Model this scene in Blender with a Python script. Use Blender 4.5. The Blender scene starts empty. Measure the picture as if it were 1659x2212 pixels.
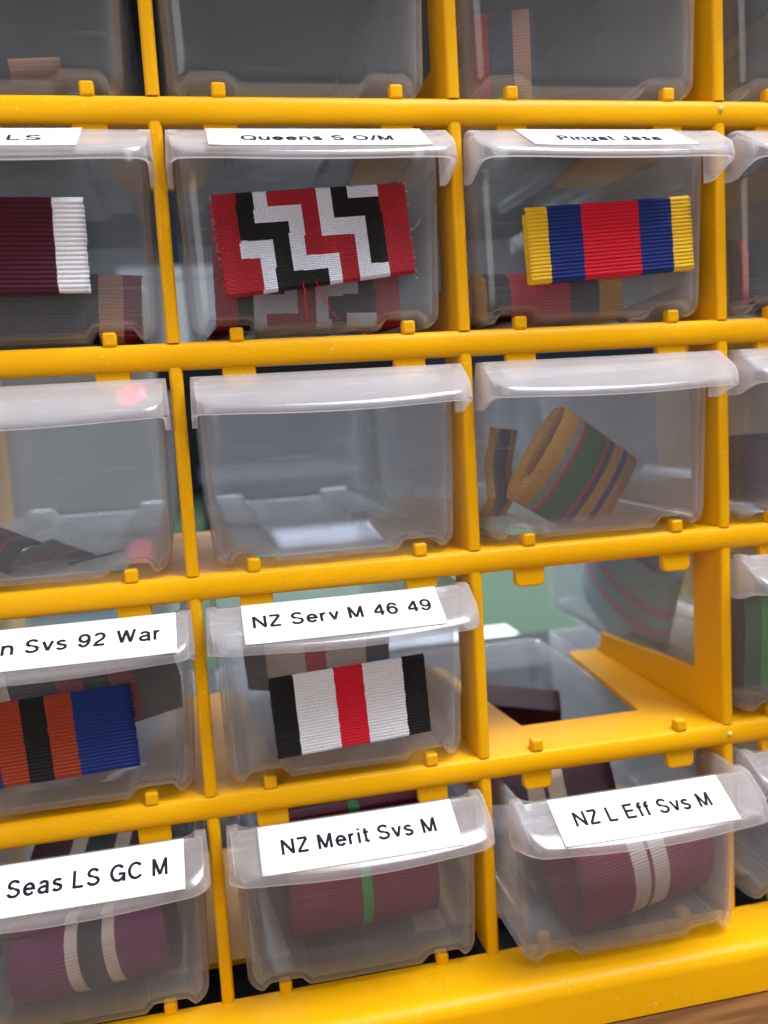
import bpy, bmesh, math, random
from mathutils import Vector, Matrix, noise
random.seed(7)
S = 0.001                       # all numbers below are millimetres
sc = bpy.context.scene
COL = sc.collection
PI = math.pi

# ------------------------------------------------------------------ camera
YAW, PITCH, ROLL = -0.200984, -0.118276, 0.0582437
CAM = (1.93228, -172.0654, -53.5608)
def cam_axes(y, p, r):
    cy, sy, cp, sp, cr, sr = math.cos(y), math.sin(y), math.cos(p), math.sin(p), math.cos(r), math.sin(r)
    return (Matrix(((cy, -sy, 0), (sy, cy, 0), (0, 0, 1))) @ Matrix(((1, 0, 0), (0, cp, -sp), (0, sp, cp)))
            @ Matrix(((cr, 0, sr), (0, 1, 0), (-sr, 0, cr))))
R = cam_axes(YAW, PITCH, ROLL)
cd = bpy.data.cameras.new('camera'); cam = bpy.data.objects.new('camera', cd); COL.objects.link(cam)
rt, fw, up = R.col[0], R.col[1], R.col[2]
m = Matrix.Identity(4)
for i in range(3):
    m[i][0], m[i][1], m[i][2], m[i][3] = rt[i], up[i], -fw[i], CAM[i] * S
cam.matrix_world = m
cd.sensor_fit = 'HORIZONTAL'; cd.sensor_width = 36; cd.lens = 36 * 1978.61 / 1659
cd.clip_start = 0.005; cd.clip_end = 20
cd.dof.use_dof = True; cd.dof.focus_distance = 0.166; cd.dof.aperture_fstop = 21
sc.camera = cam

# ------------------------------------------------------------------ light
w = bpy.data.worlds.new('World'); sc.world = w; w.use_nodes = True
bgn = w.node_tree.nodes['Background']
bgn.inputs['Color'].default_value = (0.86, 0.90, 1.0, 1); bgn.inputs['Strength'].default_value = 0.18
def area(name, loc, target, sx, sy, power, col):
    l = bpy.data.lights.new(name, 'AREA'); l.shape = 'RECTANGLE'; l.size = sx * S; l.size_y = sy * S
    l.energy = power; l.color = col
    o = bpy.data.objects.new(name, l); COL.objects.link(o)
    o.location = Vector(loc) * S
    o.rotation_euler = (Vector(target) - Vector(loc)).to_track_quat('-Z', 'Y').to_euler()
    return o
area('window_light', (330, -300, 740), (50, 0, -90), 380, 420, 17.5, (0.92, 0.96, 1.0))
area('rear_window_light', (120, 640, 470), (60, 60, -80), 760, 420, 25.0, (0.90, 0.95, 1.0))
area('room_light', (-420, -560, 120), (20, 0, -100), 420, 420, 2.2, (1.0, 0.93, 0.84))
sc.view_settings.view_transform = 'Standard'; sc.view_settings.look = 'None'
sc.view_settings.exposure = 0.0; sc.view_settings.gamma = 1.0
sc.cycles.transparent_max_bounces = 48; sc.cycles.max_bounces = 12; sc.cycles.diffuse_bounces = 5
sc.cycles.transmission_bounces = 10; sc.cycles.glossy_bounces = 4
sc.cycles.use_denoising = True

def spot(name, loc, target, deg, power):
    l = bpy.data.lights.new(name, 'SPOT'); l.spot_size = math.radians(deg); l.spot_blend = 0.4; l.energy = power; l.color = (1, 0.02, 0.08); l.shadow_soft_size = 0.0005
    o = bpy.data.objects.new(name, l); COL.objects.link(o); o.location = Vector(loc) * S
    o.rotation_euler = (Vector(target) - Vector(loc)).to_track_quat('-Z', 'Y').to_euler()
spot('red_gleam_spot', (-60, -300, -35), (-7.6, -4, -49.5), 0.4, 12.0)      # added spots make the small red gleams on the third row drawer
spot('red_gleam_spot', (-60, -300, -35), (-8.5, 2, -78.5), 0.35, 12.0)
# ------------------------------------------------------------------ helpers
def mesh_obj(name, verts, faces, mats, parent=None, smooth=True, fmat=None, uvs=None, loc=(0, 0, 0), rot=(0, 0, 0)):
    me = bpy.data.meshes.new(name)
    me.from_pydata([(v[0] * S, v[1] * S, v[2] * S) for v in verts], [], faces)
    if not isinstance(mats, (list, tuple)): mats = [mats]
    for mm in mats: me.materials.append(mm)
    if fmat: me.polygons.foreach_set('material_index', fmat)
    if smooth: me.polygons.foreach_set('use_smooth', [True] * len(me.polygons))
    if uvs:
        ul = me.uv_layers.new(name='UVMap')
        for lp in me.loops: ul.data[lp.index].uv = uvs[lp.vertex_index]
    me.update()
    o = bpy.data.objects.new(name, me); COL.objects.link(o)
    o.parent = parent; o.location = Vector(loc) * S; o.rotation_euler = rot
    return o
def fix_normals(o):
    bm = bmesh.new(); bm.from_mesh(o.data); bmesh.ops.recalc_face_normals(bm, faces=bm.faces); bm.to_mesh(o.data); bm.free()
def empty(name, loc=(0, 0, 0), rot=(0, 0, 0)):
    o = bpy.data.objects.new(name, None); COL.objects.link(o); o.empty_display_size = 0.01
    o.location = Vector(loc) * S; o.rotation_euler = rot
    return o
def tag(o, label=None, cat=None, group=None, kind=None):
    if label: o['label'] = label
    if cat: o['category'] = cat
    if group: o['group'] = group
    if kind: o['kind'] = kind
    return o
def prism(name, prof, axis, a, b, mat, parent=None, bevel=0.0, seg=2, **kw):
    """closed 2D profile extruded from a to b. axis 'x': (y,z) ; 'z': (x,y); 'y': (x,z)"""
    n = len(prof); V = []
    for t in (a, b):
        for p in prof:
            V.append({'x': (t, p[0], p[1]), 'z': (p[0], p[1], t), 'y': (p[0], t, p[1])}[axis])
    F = [tuple(range(n)), tuple(range(2 * n - 1, n - 1, -1))] + [(i, (i + 1) % n, n + (i + 1) % n, n + i) for i in range(n)]
    o = mesh_obj(name, V, F, mat, parent, **kw); fix_normals(o); o.data.set_sharp_from_angle(angle=0.6)
    if bevel:
        bv = o.modifiers.new('bevel', 'BEVEL'); bv.width = bevel * S; bv.segments = seg; bv.limit_method = 'ANGLE'; bv.angle_limit = 0.7
    wn = o.modifiers.new('wn', 'WEIGHTED_NORMAL'); wn.keep_sharp = True
    return o
def box(name, x0, x1, y0, y1, z0, z1, mat, parent=None, bevel=0.3, seg=2, **kw):
    return prism(name, [(x0, y0), (x1, y0), (x1, y1), (x0, y1)], 'z', z0, z1, mat, parent, bevel, seg, **kw)
def arc(cx, cy, r, a0, a1, n):
    return [(cx + r * math.cos(math.radians(a0 + (a1 - a0) * i / n)), cy + r * math.sin(math.radians(a0 + (a1 - a0) * i / n))) for i in range(n + 1)]

# ------------------------------------------------------------------ materials
def newmat(name):
    mt = bpy.data.materials.new(name); mt.use_nodes = True
    nt = mt.node_tree; nt.nodes.clear()
    out = nt.nodes.new('ShaderNodeOutputMaterial')
    return mt, nt, out
def N(nt, typ, **kw):
    n = nt.nodes.new(typ)
    for k, v in kw.items():
        if k in n.inputs: n.inputs[k].default_value = v
        else: setattr(n, k, v)
    return n
def principled(name, col, rough=0.5, bump=None, var=0.0, vscale=40, spec=0.5, coat=0.0, sheen=0.0, sss=0.0, col2=None):
    mt, nt, out = newmat(name)
    b = N(nt, 'ShaderNodeBsdfPrincipled'); nt.links.new(b.outputs[0], out.inputs[0])
    b.inputs['Roughness'].default_value = rough; b.inputs['Specular IOR Level'].default_value = spec
    b.inputs['Coat Weight'].default_value = coat
    if sheen: b.inputs['Sheen Weight'].default_value = sheen
    if sss:
        b.inputs['Subsurface Weight'].default_value = sss; b.inputs['Subsurface Scale'].default_value = 0.002
        b.inputs['Subsurface Radius'].default_value = (1.0, 0.6, 0.15)
    b.inputs['Base Color'].default_value = (*col, 1)
    tc = N(nt, 'ShaderNodeTexCoord')
    if var or col2:
        nz = N(nt, 'ShaderNodeTexNoise', Scale=vscale, Detail=4.0); nt.links.new(tc.outputs['Object'], nz.inputs['Vector'])
        mx = N(nt, 'ShaderNodeMix', data_type='RGBA')
        c2 = col2 or tuple(c * (1 - var) for c in col)
        mx.inputs[6].default_value = (*col, 1); mx.inputs[7].default_value = (*c2, 1)
        nt.links.new(nz.outputs[0], mx.inputs[0]); nt.links.new(mx.outputs[2], b.inputs['Base Color'])
    if bump:
        nz2 = N(nt, 'ShaderNodeTexNoise', Scale=bump[0], Detail=3.0); nt.links.new(tc.outputs['Object'], nz2.inputs['Vector'])
        bp = N(nt, 'ShaderNodeBump', Strength=bump[1], Distance=bump[2] * S)
        nt.links.new(nz2.outputs[0], bp.inputs['Height']); nt.links.new(bp.outputs[0], b.inputs['Normal'])
    return mt
YEL = principled('yellow_plastic', (0.80, 0.385, 0.0015), 0.38, bump=(190, 0.30, 0.22), var=0.10, vscale=38, spec=0.14)

def add_wear(mt):
    """pale dust specks and short scuffs on moulded plastic"""
    nt = mt.node_tree; b = [n for n in nt.nodes if n.type == 'BSDF_PRINCIPLED'][0]
    tc = N(nt, 'ShaderNodeTexCoord'); src = b.inputs['Base Color'].links[0].from_socket
    n1 = N(nt, 'ShaderNodeTexNoise', Scale=1500.0, Detail=1.0); nt.links.new(tc.outputs['Object'], n1.inputs['Vector'])
    mp = N(nt, 'ShaderNodeMapping'); mp.inputs['Scale'].default_value = (120, 900, 1300); mp.inputs['Rotation'].default_value = (0.2, 0.15, 0.3); nt.links.new(tc.outputs['Object'], mp.inputs[0])
    n2 = N(nt, 'ShaderNodeTexNoise', Scale=1.0, Detail=2.0); nt.links.new(mp.outputs[0], n2.inputs['Vector'])
    a = N(nt, 'ShaderNodeMapRange'); a.inputs['From Min'].default_value = 0.72; a.inputs['From Max'].default_value = 0.78; a.inputs['To Max'].default_value = 0.45; nt.links.new(n1.outputs[0], a.inputs['Value'])
    c = N(nt, 'ShaderNodeMapRange'); c.inputs['From Min'].default_value = 0.70; c.inputs['From Max'].default_value = 0.80; c.inputs['To Max'].default_value = 0.22; nt.links.new(n2.outputs[0], c.inputs['Value'])
    ad = N(nt, 'ShaderNodeMath', operation='ADD', use_clamp=True); nt.links.new(a.outputs[0], ad.inputs[0]); nt.links.new(c.outputs[0], ad.inputs[1])
    mx = N(nt, 'ShaderNodeMix', data_type='RGBA'); mx.inputs[7].default_value = (0.80, 0.62, 0.28, 1)
    nt.links.new(ad.outputs[0], mx.inputs[0]); nt.links.new(src, mx.inputs[6]); nt.links.new(mx.outputs[2], b.inputs['Base Color'])
    n3 = N(nt, 'ShaderNodeTexNoise', Scale=45.0, Detail=5.0); nt.links.new(tc.outputs['Object'], n3.inputs['Vector'])
    r = N(nt, 'ShaderNodeMapRange'); r.inputs['To Min'].default_value = 0.24; r.inputs['To Max'].default_value = 0.52; nt.links.new(n3.outputs[0], r.inputs['Value']); nt.links.new(r.outputs[0], b.inputs['Roughness'])
add_wear(YEL)
def frosted(name, f0, f1, tint=(0.92, 0.932, 0.955), veil=(0.74, 0.70, 0.69), rough=0.22, tl=0.5, soft=0.35, bump=0.08):
    mt, nt, out = newmat(name)
    tr = N(nt, 'ShaderNodeBsdfTransparent', Color=(*tint, 1))
    rf = N(nt, 'ShaderNodeBsdfRefraction', Color=(*tint, 1), Roughness=0.12, IOR=1.0)
    m0 = N(nt, 'ShaderNodeMixShader', Fac=soft); nt.links.new(tr.outputs[0], m0.inputs[1]); nt.links.new(rf.outputs[0], m0.inputs[2])
    df = N(nt, 'ShaderNodeBsdfDiffuse', Color=(*veil, 1)); tn = N(nt, 'ShaderNodeBsdfTranslucent', Color=(*veil, 1))
    m1 = N(nt, 'ShaderNodeMixShader', Fac=tl); nt.links.new(df.outputs[0], m1.inputs[1]); nt.links.new(tn.outputs[0], m1.inputs[2])
    lw = N(nt, 'ShaderNodeLayerWeight', Blend=0.5)
    pw = N(nt, 'ShaderNodeMath', operation='POWER'); pw.inputs[1].default_value = 1.2; nt.links.new(lw.outputs['Facing'], pw.inputs[0])
    mr = N(nt, 'ShaderNodeMapRange'); mr.inputs['To Min'].default_value = f0; mr.inputs['To Max'].default_value = f1
    tc = N(nt, 'ShaderNodeTexCoord'); nz = N(nt, 'ShaderNodeTexNoise', Scale=70.0, Detail=3.0); nt.links.new(tc.outputs['Object'], nz.inputs['Vector'])
    nt.links.new(pw.outputs[0], mr.inputs['Value'])
    ml = N(nt, 'ShaderNodeMath', operation='MULTIPLY_ADD'); ml.inputs[1].default_value = 0.5; ml.inputs[2].default_value = 0.75
    nt.links.new(nz.outputs[0], ml.inputs[0])
    m3 = N(nt, 'ShaderNodeMath', operation='MULTIPLY', use_clamp=True); nt.links.new(mr.outputs[0], m3.inputs[0]); nt.links.new(ml.outputs[0], m3.inputs[1])
    m2 = N(nt, 'ShaderNodeMixShader'); nt.links.new(m3.outputs[0], m2.inputs[0])
    nt.links.new(m0.outputs[0], m2.inputs[1]); nt.links.new(m1.outputs[0], m2.inputs[2])
    gl = N(nt, 'ShaderNodeBsdfGlossy', Color=(1, 1, 1, 1), Roughness=rough)
    sg = N(nt, 'ShaderNodeTexNoise', Scale=55.0, Detail=5.0, Distortion=1.2); nt.links.new(tc.outputs['Object'], sg.inputs['Vector'])
    rg = N(nt, 'ShaderNodeMapRange'); rg.inputs['From Min'].default_value = 0.38; rg.inputs['From Max'].default_value = 0.62
    rg.inputs['To Min'].default_value = rough * 0.85; rg.inputs['To Max'].default_value = rough * 1.25
    nt.links.new(sg.outputs[0], rg.inputs['Value']); nt.links.new(rg.outputs[0], gl.inputs['Roughness'])
    fr = N(nt, 'ShaderNodeFresnel', IOR=1.42)
    bmp = N(nt, 'ShaderNodeBump', Strength=bump, Distance=0.3 * S)
    nz3 = N(nt, 'ShaderNodeTexNoise', Scale=160.0, Detail=2.0); nt.links.new(tc.outputs['Object'], nz3.inputs['Vector'])
    nt.links.new(nz3.outputs[0], bmp.inputs['Height'])
    smp = N(nt, 'ShaderNodeMapping'); smp.inputs['Scale'].default_value = (60, 60, 1400); smp.inputs['Rotation'].default_value = (0.5, 0.7, 0.3); nt.links.new(tc.outputs['Object'], smp.inputs[0])
    sn = N(nt, 'ShaderNodeTexNoise', Scale=1.0, Detail=2.0); nt.links.new(smp.outputs[0], sn.inputs['Vector'])
    sr = N(nt, 'ShaderNodeMapRange'); sr.inputs['From Min'].default_value = 0.64; sr.inputs['From Max'].default_value = 0.74; sr.inputs['To Max'].default_value = 0.10
    nt.links.new(sn.outputs[0], sr.inputs['Value'])
    sa = N(nt, 'ShaderNodeMath', operation='ADD', use_clamp=True); nt.links.new(m3.outputs[0], sa.inputs[0]); nt.links.new(sr.outputs[0], sa.inputs[1]); nt.links.new(sa.outputs[0], m2.inputs[0])
    for g in (gl, fr): nt.links.new(bmp.outputs[0], g.inputs['Normal'])
    ge = N(nt, 'ShaderNodeNewGeometry'); inv = N(nt, 'ShaderNodeMath', operation='SUBTRACT'); inv.inputs[0].default_value = 1.0
    nt.links.new(ge.outputs['Backfacing'], inv.inputs[1])
    fm = N(nt, 'ShaderNodeMath', operation='MULTIPLY'); mn = N(nt, 'ShaderNodeMath', operation='MINIMUM'); mn.inputs[1].default_value = 0.16; nt.links.new(fr.outputs[0], mn.inputs[0]); nt.links.new(mn.outputs[0], fm.inputs[0]); nt.links.new(inv.outputs[0], fm.inputs[1])
    sm = N(nt, 'ShaderNodeMath', operation='MULTIPLY'); sm.inputs[1].default_value = soft; nt.links.new(inv.outputs[0], sm.inputs[0]); nt.links.new(sm.outputs[0], m0.inputs[0])
    m4 = N(nt, 'ShaderNodeMixShader'); nt.links.new(fm.outputs[0], m4.inputs[0]); nt.links.new(m2.outputs[0], m4.inputs[1]); nt.links.new(gl.outputs[0], m4.inputs[2])
    nt.links.new(m4.outputs[0], out.inputs[0])
    return mt
BIN = frosted('frosted_plastic', 0.090, 0.38, tl=0.5, veil=(0.68, 0.70, 0.745), rough=0.17)
LIP = frosted('frosted_lip_plastic', 0.17, 0.60, veil=(0.86, 0.81, 0.82), soft=0.5, rough=0.19)
PAPER = principled('label_paper', (0.86, 0.88, 0.90), 0.38, bump=(2500, 0.1, 0.03))
INK = principled('label_ink', (0.010, 0.010, 0.016), 0.75, spec=0.15)
CARD = principled('card', (0.45, 0.36, 0.26), 0.8)

RM = {}
def cloth(name, col, shine=0.2, kind='rib'):
    if name in RM: return RM[name]
    mt, nt, out = newmat('ribbon_' + name)
    b = N(nt, 'ShaderNodeBsdfPrincipled', Roughness=0.62); nt.links.new(b.outputs[0], out.inputs[0])
    b.inputs['Specular IOR Level'].default_value = shine; b.inputs['Sheen Weight'].default_value = 0.03
    uv = N(nt, 'ShaderNodeUVMap')
    # UV is in millimetres: u across the ribbon, v along it; threads run across with a slight twist
    mp = N(nt, 'ShaderNodeMapping'); mp.inputs['Rotation'].default_value = (0, 0, 0.95); nt.links.new(uv.outputs[0], mp.inputs['Vector'])
    wv = N(nt, 'ShaderNodeTexWave', Scale=1.15, Distortion=1.5, Detail=1.0); wv.inputs['Detail Scale'].default_value = 3.0
    nt.links.new(mp.outputs[0], wv.inputs['Vector'])
    wr = N(nt, 'ShaderNodeTexWave', Scale=0.481, Distortion=0.35, Detail=1.0, bands_direction='Y'); nt.links.new(uv.outputs[0], wr.inputs['Vector'])
    nz = N(nt, 'ShaderNodeTexNoise', Scale=3.0, Detail=3.0); nt.links.new(uv.outputs[0], nz.inputs['Vector'])
    ad = N(nt, 'ShaderNodeMath', operation='MULTIPLY_ADD'); ad.inputs[1].default_value = 0.45
    nt.links.new(wv.outputs['Fac'], ad.inputs[0]); nt.links.new(nz.outputs[0], ad.inputs[2])
    mx = N(nt, 'ShaderNodeMix', data_type='RGBA')
    mx.inputs[6].default_value = (*[c * 0.70 for c in col], 1); mx.inputs[7].default_value = (*[min(1, c * 1.22 + 0.006) for c in col], 1)
    mr = N(nt, 'ShaderNodeMapRange'); mr.inputs['From Min'].default_value = 0.35; mr.inputs['From Max'].default_value = 1.0
    nt.links.new(ad.outputs[0], mr.inputs['Value']); nt.links.new(mr.outputs[0], mx.inputs[0]); nt.links.new(mx.outputs[2], b.inputs['Base Color'])
    b1 = N(nt, 'ShaderNodeBump', Strength=0.55, Distance=0.12 * S); nt.links.new(wv.outputs['Fac'], b1.inputs['Height'])
    if kind == 'bar': nt.links.new(b1.outputs[0], b.inputs['Normal'])
    elif kind == 'rib':
        b2 = N(nt, 'ShaderNodeBump', Strength=0.6, Distance=0.20 * S); nt.links.new(wr.outputs['Fac'], b2.inputs['Height'])
        nt.links.new(b1.outputs[0], b2.inputs['Normal']); nt.links.new(b2.outputs[0], b.inputs['Normal'])
    else:
        vo = N(nt, 'ShaderNodeTexVoronoi', Scale=2.6); vo.inputs['Randomness'].default_value = 0.18; nt.links.new(uv.outputs[0], vo.inputs['Vector'])
        b2 = N(nt, 'ShaderNodeBump', Strength=1.0, Distance=0.26 * S, invert=True); nt.links.new(vo.outputs['Distance'], b2.inputs['Height'])
        nt.links.new(b2.outputs[0], b.inputs['Normal'])
    RM[name] = mt
    return mt
CC = dict(lilac=(0.66, 0.69, 0.84), white=(0.74, 0.75, 0.82), cream=(0.72, 0.60, 0.50), maroon=(0.055, 0.003, 0.016), wine=(0.21, 0.012, 0.045), plum=(0.15, 0.012, 0.095),
          red=(0.60, 0.005, 0.022), crimson=(0.34, 0.010, 0.022), black=(0.005, 0.005, 0.006), blue=(0.005, 0.022, 0.16), navy=(0.02, 0.03, 0.07),
          yellow=(0.76, 0.46, 0.015), gold=(0.62, 0.30, 0.02), orange=(0.30, 0.038, 0.010), green=(0.03, 0.16, 0.05), grass=(0.04, 0.35, 0.06),
          grey=(0.28, 0.30, 0.26), darkslate=(0.03, 0.035, 0.045), pink=(0.85, 0.34, 0.42), teal=(0.50, 0.72, 0.75), violet=(0.06, 0.03, 0.14),
          peach=(0.50, 0.27, 0.15))
def cm(n, kind='rib'): return cloth(n + {'rib': '', 'bar': '_bar', 'weave': '_weave'}[kind], CC[n], kind=kind)

def resample(path, ds):
    L = [0.0]
    for a, b in zip(path, path[1:]): L.append(L[-1] + math.dist(a, b))
    n = max(2, int(L[-1] / ds)); out = []; j = 0
    for i in range(n + 1):
        t = L[-1] * i / n
        while j < len(path) - 2 and L[j + 1] < t: j += 1
        u = (t - L[j]) / max(1e-9, L[j + 1] - L[j])
        out.append(tuple(a + (b - a) * u for a, b in zip(path[j], path[j + 1])))
    return out, L[-1] / n
def ribbon(name, path, W, stripes, parent=None, ds=0.13, pitch=0.65, amp=0.11, dx=None, loc=(0, 0, 0), rot=(0, 0, 0),
           thick=0.35, pattern=None, kind='rib', wob=0.12, twist=0.0, bow=None):
    """a woven strip: path = (y,z) points along its length, W across along x; ribs run across and stand proud"""
    pts, st = resample(path, ds)
    names = []
    xs = [0.0]; cols = []
    if pattern is None:
        tot = sum(s[0] for s in stripes); x = 0
        for wd, cn in stripes:
            wd = wd / tot * W; k = max(1, int(round(wd / (dx or 1.6))))
            if cn not in names: names.append(cn)
            for i in range(k):
                xs.append(x + wd * (i + 1) / k); cols.append(names.index(cn))
            x += wd
    else:
        names = pattern[0]; k = int(W / (dx or 0.3)); xs = [W * i / k for i in range(k + 1)]
    nx = len(xs); V = []; UV = []
    n = len(pts)
    bnd = set([0, nx - 1])
    if pattern is None:
        for i in range(1, nx - 1):
            if cols[i] != cols[i - 1]: bnd.add(i)
    for j, p in enumerate(pts):
        a = pts[max(0, j - 1)]; b = pts[min(n - 1, j + 1)]
        ty, tz = b[0] - a[0], b[1] - a[1]; l = math.hypot(ty, tz) or 1; ny, nz_ = tz / l, -ty / l
        s = j * st; ph = s / pitch
        rib = (abs(math.sin(PI * ph)) ** 0.6) * amp
        for i, x in enumerate(xs):
            xx = x
            if i in bnd: xx += wob * (math.sin(2 * PI * ph) * 0.5 + noise.noise(Vector((s * 0.7, x, 3.1))) * 1.2)
            if i in (0, nx - 1): xx += 0.10 * noise.noise(Vector((s * 4, x * 3, 9.0)))
            d = rib * (0.85 + 0.3 * noise.noise(Vector((x * 0.6, s * 0.5, 1)))) + 0.10 * noise.noise(Vector((x * 0.12, s * 0.12, 5)))
            if kind == 'weave': d = amp * (0.5 + 0.5 * math.sin(2 * PI * ph) * math.sin(2 * PI * x / pitch)) 
            if bow: d += bow(x / W, s)
            sh = twist * s
            V.append((xx - W / 2 + sh, p[0] + ny * d, p[1] + nz_ * d)); UV.append((x, s))
    F = []; FM = []
    for j in range(n - 1):
        for i in range(nx - 1):
            F.append((j * nx + i, j * nx + i + 1, (j + 1) * nx + i + 1, (j + 1) * nx + i))
            if pattern is None: FM.append(cols[i])
            else: FM.append(pattern[1]((xs[i] + xs[i + 1]) / 2 / W, (j + .5) * st))
    o = mesh_obj(name, V, F, [cm(c, kind) for c in names], parent, fmat=FM, uvs=UV, loc=loc, rot=rot)
    if thick:
        so = o.modifiers.new('solid', 'SOLIDIFY'); so.thickness = thick * S; so.offset = 1
    return o

def bar_path(h, t=1.5, r=0.6, tail=True):
    """front face top->bottom, fold, up the back, over the top"""
    p = [(t * 0.5, h / 2)]
    p += [(r - r * math.sin(a), h / 2 - r + r * math.cos(a)) for a in [PI / 2 * i / 5 for i in range(6)]]
    p += [(r - r * math.cos(a), -h / 2 + r - r * math.sin(a)) for a in [PI / 2 * i / 5 for i in range(6)]]
    p += [(t - r, -h / 2), (t, -h / 2 + r), (t, h / 2 - 0.8)]
    return p
def ribbon_bar(W, h, stripes, loc, rot, label, pattern=None, kind='bar', pitch=0.65, name='ribbon_bar', t=1.5, amp=0.29):
    e = empty(name, loc, rot); tag(e, label, 'ribbon bar', 'mounted medal ribbons on the drawer fronts')
    ribbon('ribbon', bar_path(h, t), W, stripes, e, pattern=pattern, kind=kind, pitch=pitch, amp=amp)
    box('backing_card', -W / 2 + 0.5, W / 2 - 0.5, 0.55, t - 0.35, -h / 2 + 0.7, h / 2 - 0.7, CARD, e, bevel=0.1)
    return e

# ------------------------------------------------------------------ cabinet frame
PX, PZ, HR = 55.07, 43.0, 2.47
XL, XR = -57.0, 112 + 55.0
cab = empty('storage_cabinet', (0, 0, -180)); cab.location = (0, 0, -0.180)
tag(cab, 'yellow plastic open framed cabinet holding rows of clear small parts drawers', 'storage cabinet')
OFF = 180
def lz(z): return z + OFF
rail_prof = [(15, HR), (1.3, HR)] + arc(1.5, HR - 1.5, 1.5, 90, 150, 4)[1:] + [(-0.12, 0.9), (-0.2, -0.2), (-0.1, -1.0)] + arc(1.3, -HR + 1.3, 1.3, 200, 270, 4) + \
            [(3.2, -HR), (3.4, -HR + 0.4), (3.5, 0.7), (3.9, 1.1), (15, 1.1)]
tabs = (11.5, 44.0)
def tab_prof(x):
    return [(x - 3.1, 0), (x - 3.1, -2.7)] + arc(x - 1.9, -2.75, 1.2, 180, 270, 4) + arc(x + 1.9, -2.75, 1.2, 270, 360, 4) + [(x + 3.1, 0)]
for k in range(-1, 4):
    zc = -PZ * k
    r_ = prism('shelf_rail', [(y, z + lz(zc)) for y, z in rail_prof], 'x', XL + 2.6, XR - 2.6, YEL, cab, bevel=0.0)
    for c in range(-1, 3):
        for tx in tabs:
            x = c * PX + tx
            t_ = prism('stop_tab', [(a, b + lz(zc) - HR + 0.3) for a, b in tab_prof(x)], 'y', 0.9, 2.9, YEL, r_, bevel=0.35)
            if k >= 0:
                b_ = box('catch_bump', x - 1.25, x + 1.25, 0.2, 2.6, lz(zc) + HR - 0.3, lz(zc) + HR + 2.3, YEL, r_, bevel=0.45)
def wall_prof(x):
    return [(x - 1.0, 12), (x - 1.0, 8.2), (x - 1.22, 8.0), (x - 1.22, 1.2)] + arc(x - 0.4, 1.1, 0.84, 180, 262, 4) + arc(x + 0.4, 1.1, 0.84, 278, 360, 4) + \
           [(x + 1.22, 8.0), (x + 1.0, 8.2), (x + 1.0, 12)]
for c in range(-1, 4):
    x = c * PX
    if c in (-1, 3): continue
    for k in range(0, 5):                      # post below rail k-1
        ztop = -PZ * (k - 1) + 0.9; zbot = -PZ * k + HR - 0.05
        p_ = prism('divider_post', wall_prof(x), 'z', lz(zbot), lz(ztop), YEL, cab, bevel=0.0)
        z0 = -PZ * k + HR
        gp = [(12.0, z0 - 0.1), (12.0, z0 + 9.4), (13.5, z0 + 9.2), (62.0, z0 + 5.6), (62.3, z0 + 5.0), (61.8, z0 + 3.4), (62.5, z0 + 2.2), (64.5, z0 + 0.4), (64.8, z0 - 0.1)]
        g_ = prism('drawer_guide', [(a, lz(b)) for a, b in gp], 'x', x - 0.8, x + 0.8, YEL, cab, bevel=0.25)
        V = []
        for y, hw in ((15.0, 13.6), (16, 13.3), (40, 11.0), (60, 9.6), (64, 9.0), (66.5, 8.0)):
            V += [(x - hw, y, lz(z0 - 0.12)), (x + hw, y, lz(z0 - 0.12)), (x + hw, y, lz(z0 - 1.3)), (x - hw, y, lz(z0 - 1.3))]
        F = [(3, 2, 1, 0)]
        for i in range(5):
            a = i * 4; F += [(a + j, a + (j + 1) % 4, a + 4 + (j + 1) % 4, a + 4 + j) for j in range(4)]
        F.append((20, 21, 22, 23))
        f_ = mesh_obj('guide_flange', V, F, YEL, g_, smooth=False); fix_normals(f_)
for x0, x1 in ((XL, XL + 2.6), (XR - 2.6, XR)):
    box('side_panel', x0, x1, -0.4, 130, lz(-179.3), lz(46), YEL, cab, bevel=0.6)
tp = box('top_panel', XL - 0.3, XR + 0.3, -0.8, 16, lz(46.2), lz(49), YEL, cab, bevel=0.8)
base_prof = [(1.4, -171), (1.4, -169.53), (-7.5, -169.53)] + arc(-9.3, -172.9, 3.35, 92, 176, 10) + [(-12.8, -175.0), (-12.95, -177.4), (-13.0, -179.6), (-11.9, -179.6), (-11.0, -172.8), (-8, -171)]
bs = prism('base_plinth', [(y, lz(z)) for y, z in base_prof], 'x', XL - 1.5, XR + 1.5, YEL, cab, bevel=0.0)
for c in range(-1, 3):
    for tx in tabs:
        x = c * PX + tx
        box('catch_bump', x - 1.25, x + 1.25, 0.2, 2.6, lz(-169.8), lz(-167.3), YEL, bs, bevel=0.45)
NIB = principled('nib', (0.75, 0.62, 0.25), 0.5)
for x, z in ((110.0, 0.6), (110.1, -128.6)):
    V = []; F = []
    for j in range(5):
        for i in range(8):
            a = 2 * PI * i / 8; rr = 0.55 * math.cos(j / 4 * PI / 2) + 0.02
            V.append((x + rr * math.cos(a), -0.15 - 0.5 * math.sin(j / 4 * PI / 2), lz(z) + rr * math.sin(a)))
    for j in range(4):
        for i in range(8): F.append((j * 8 + i, j * 8 + (i + 1) % 8, (j + 1) * 8 + (i + 1) % 8, (j + 1) * 8 + i))
    mesh_obj('moulding_nib', V, F, NIB, cab)

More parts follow.
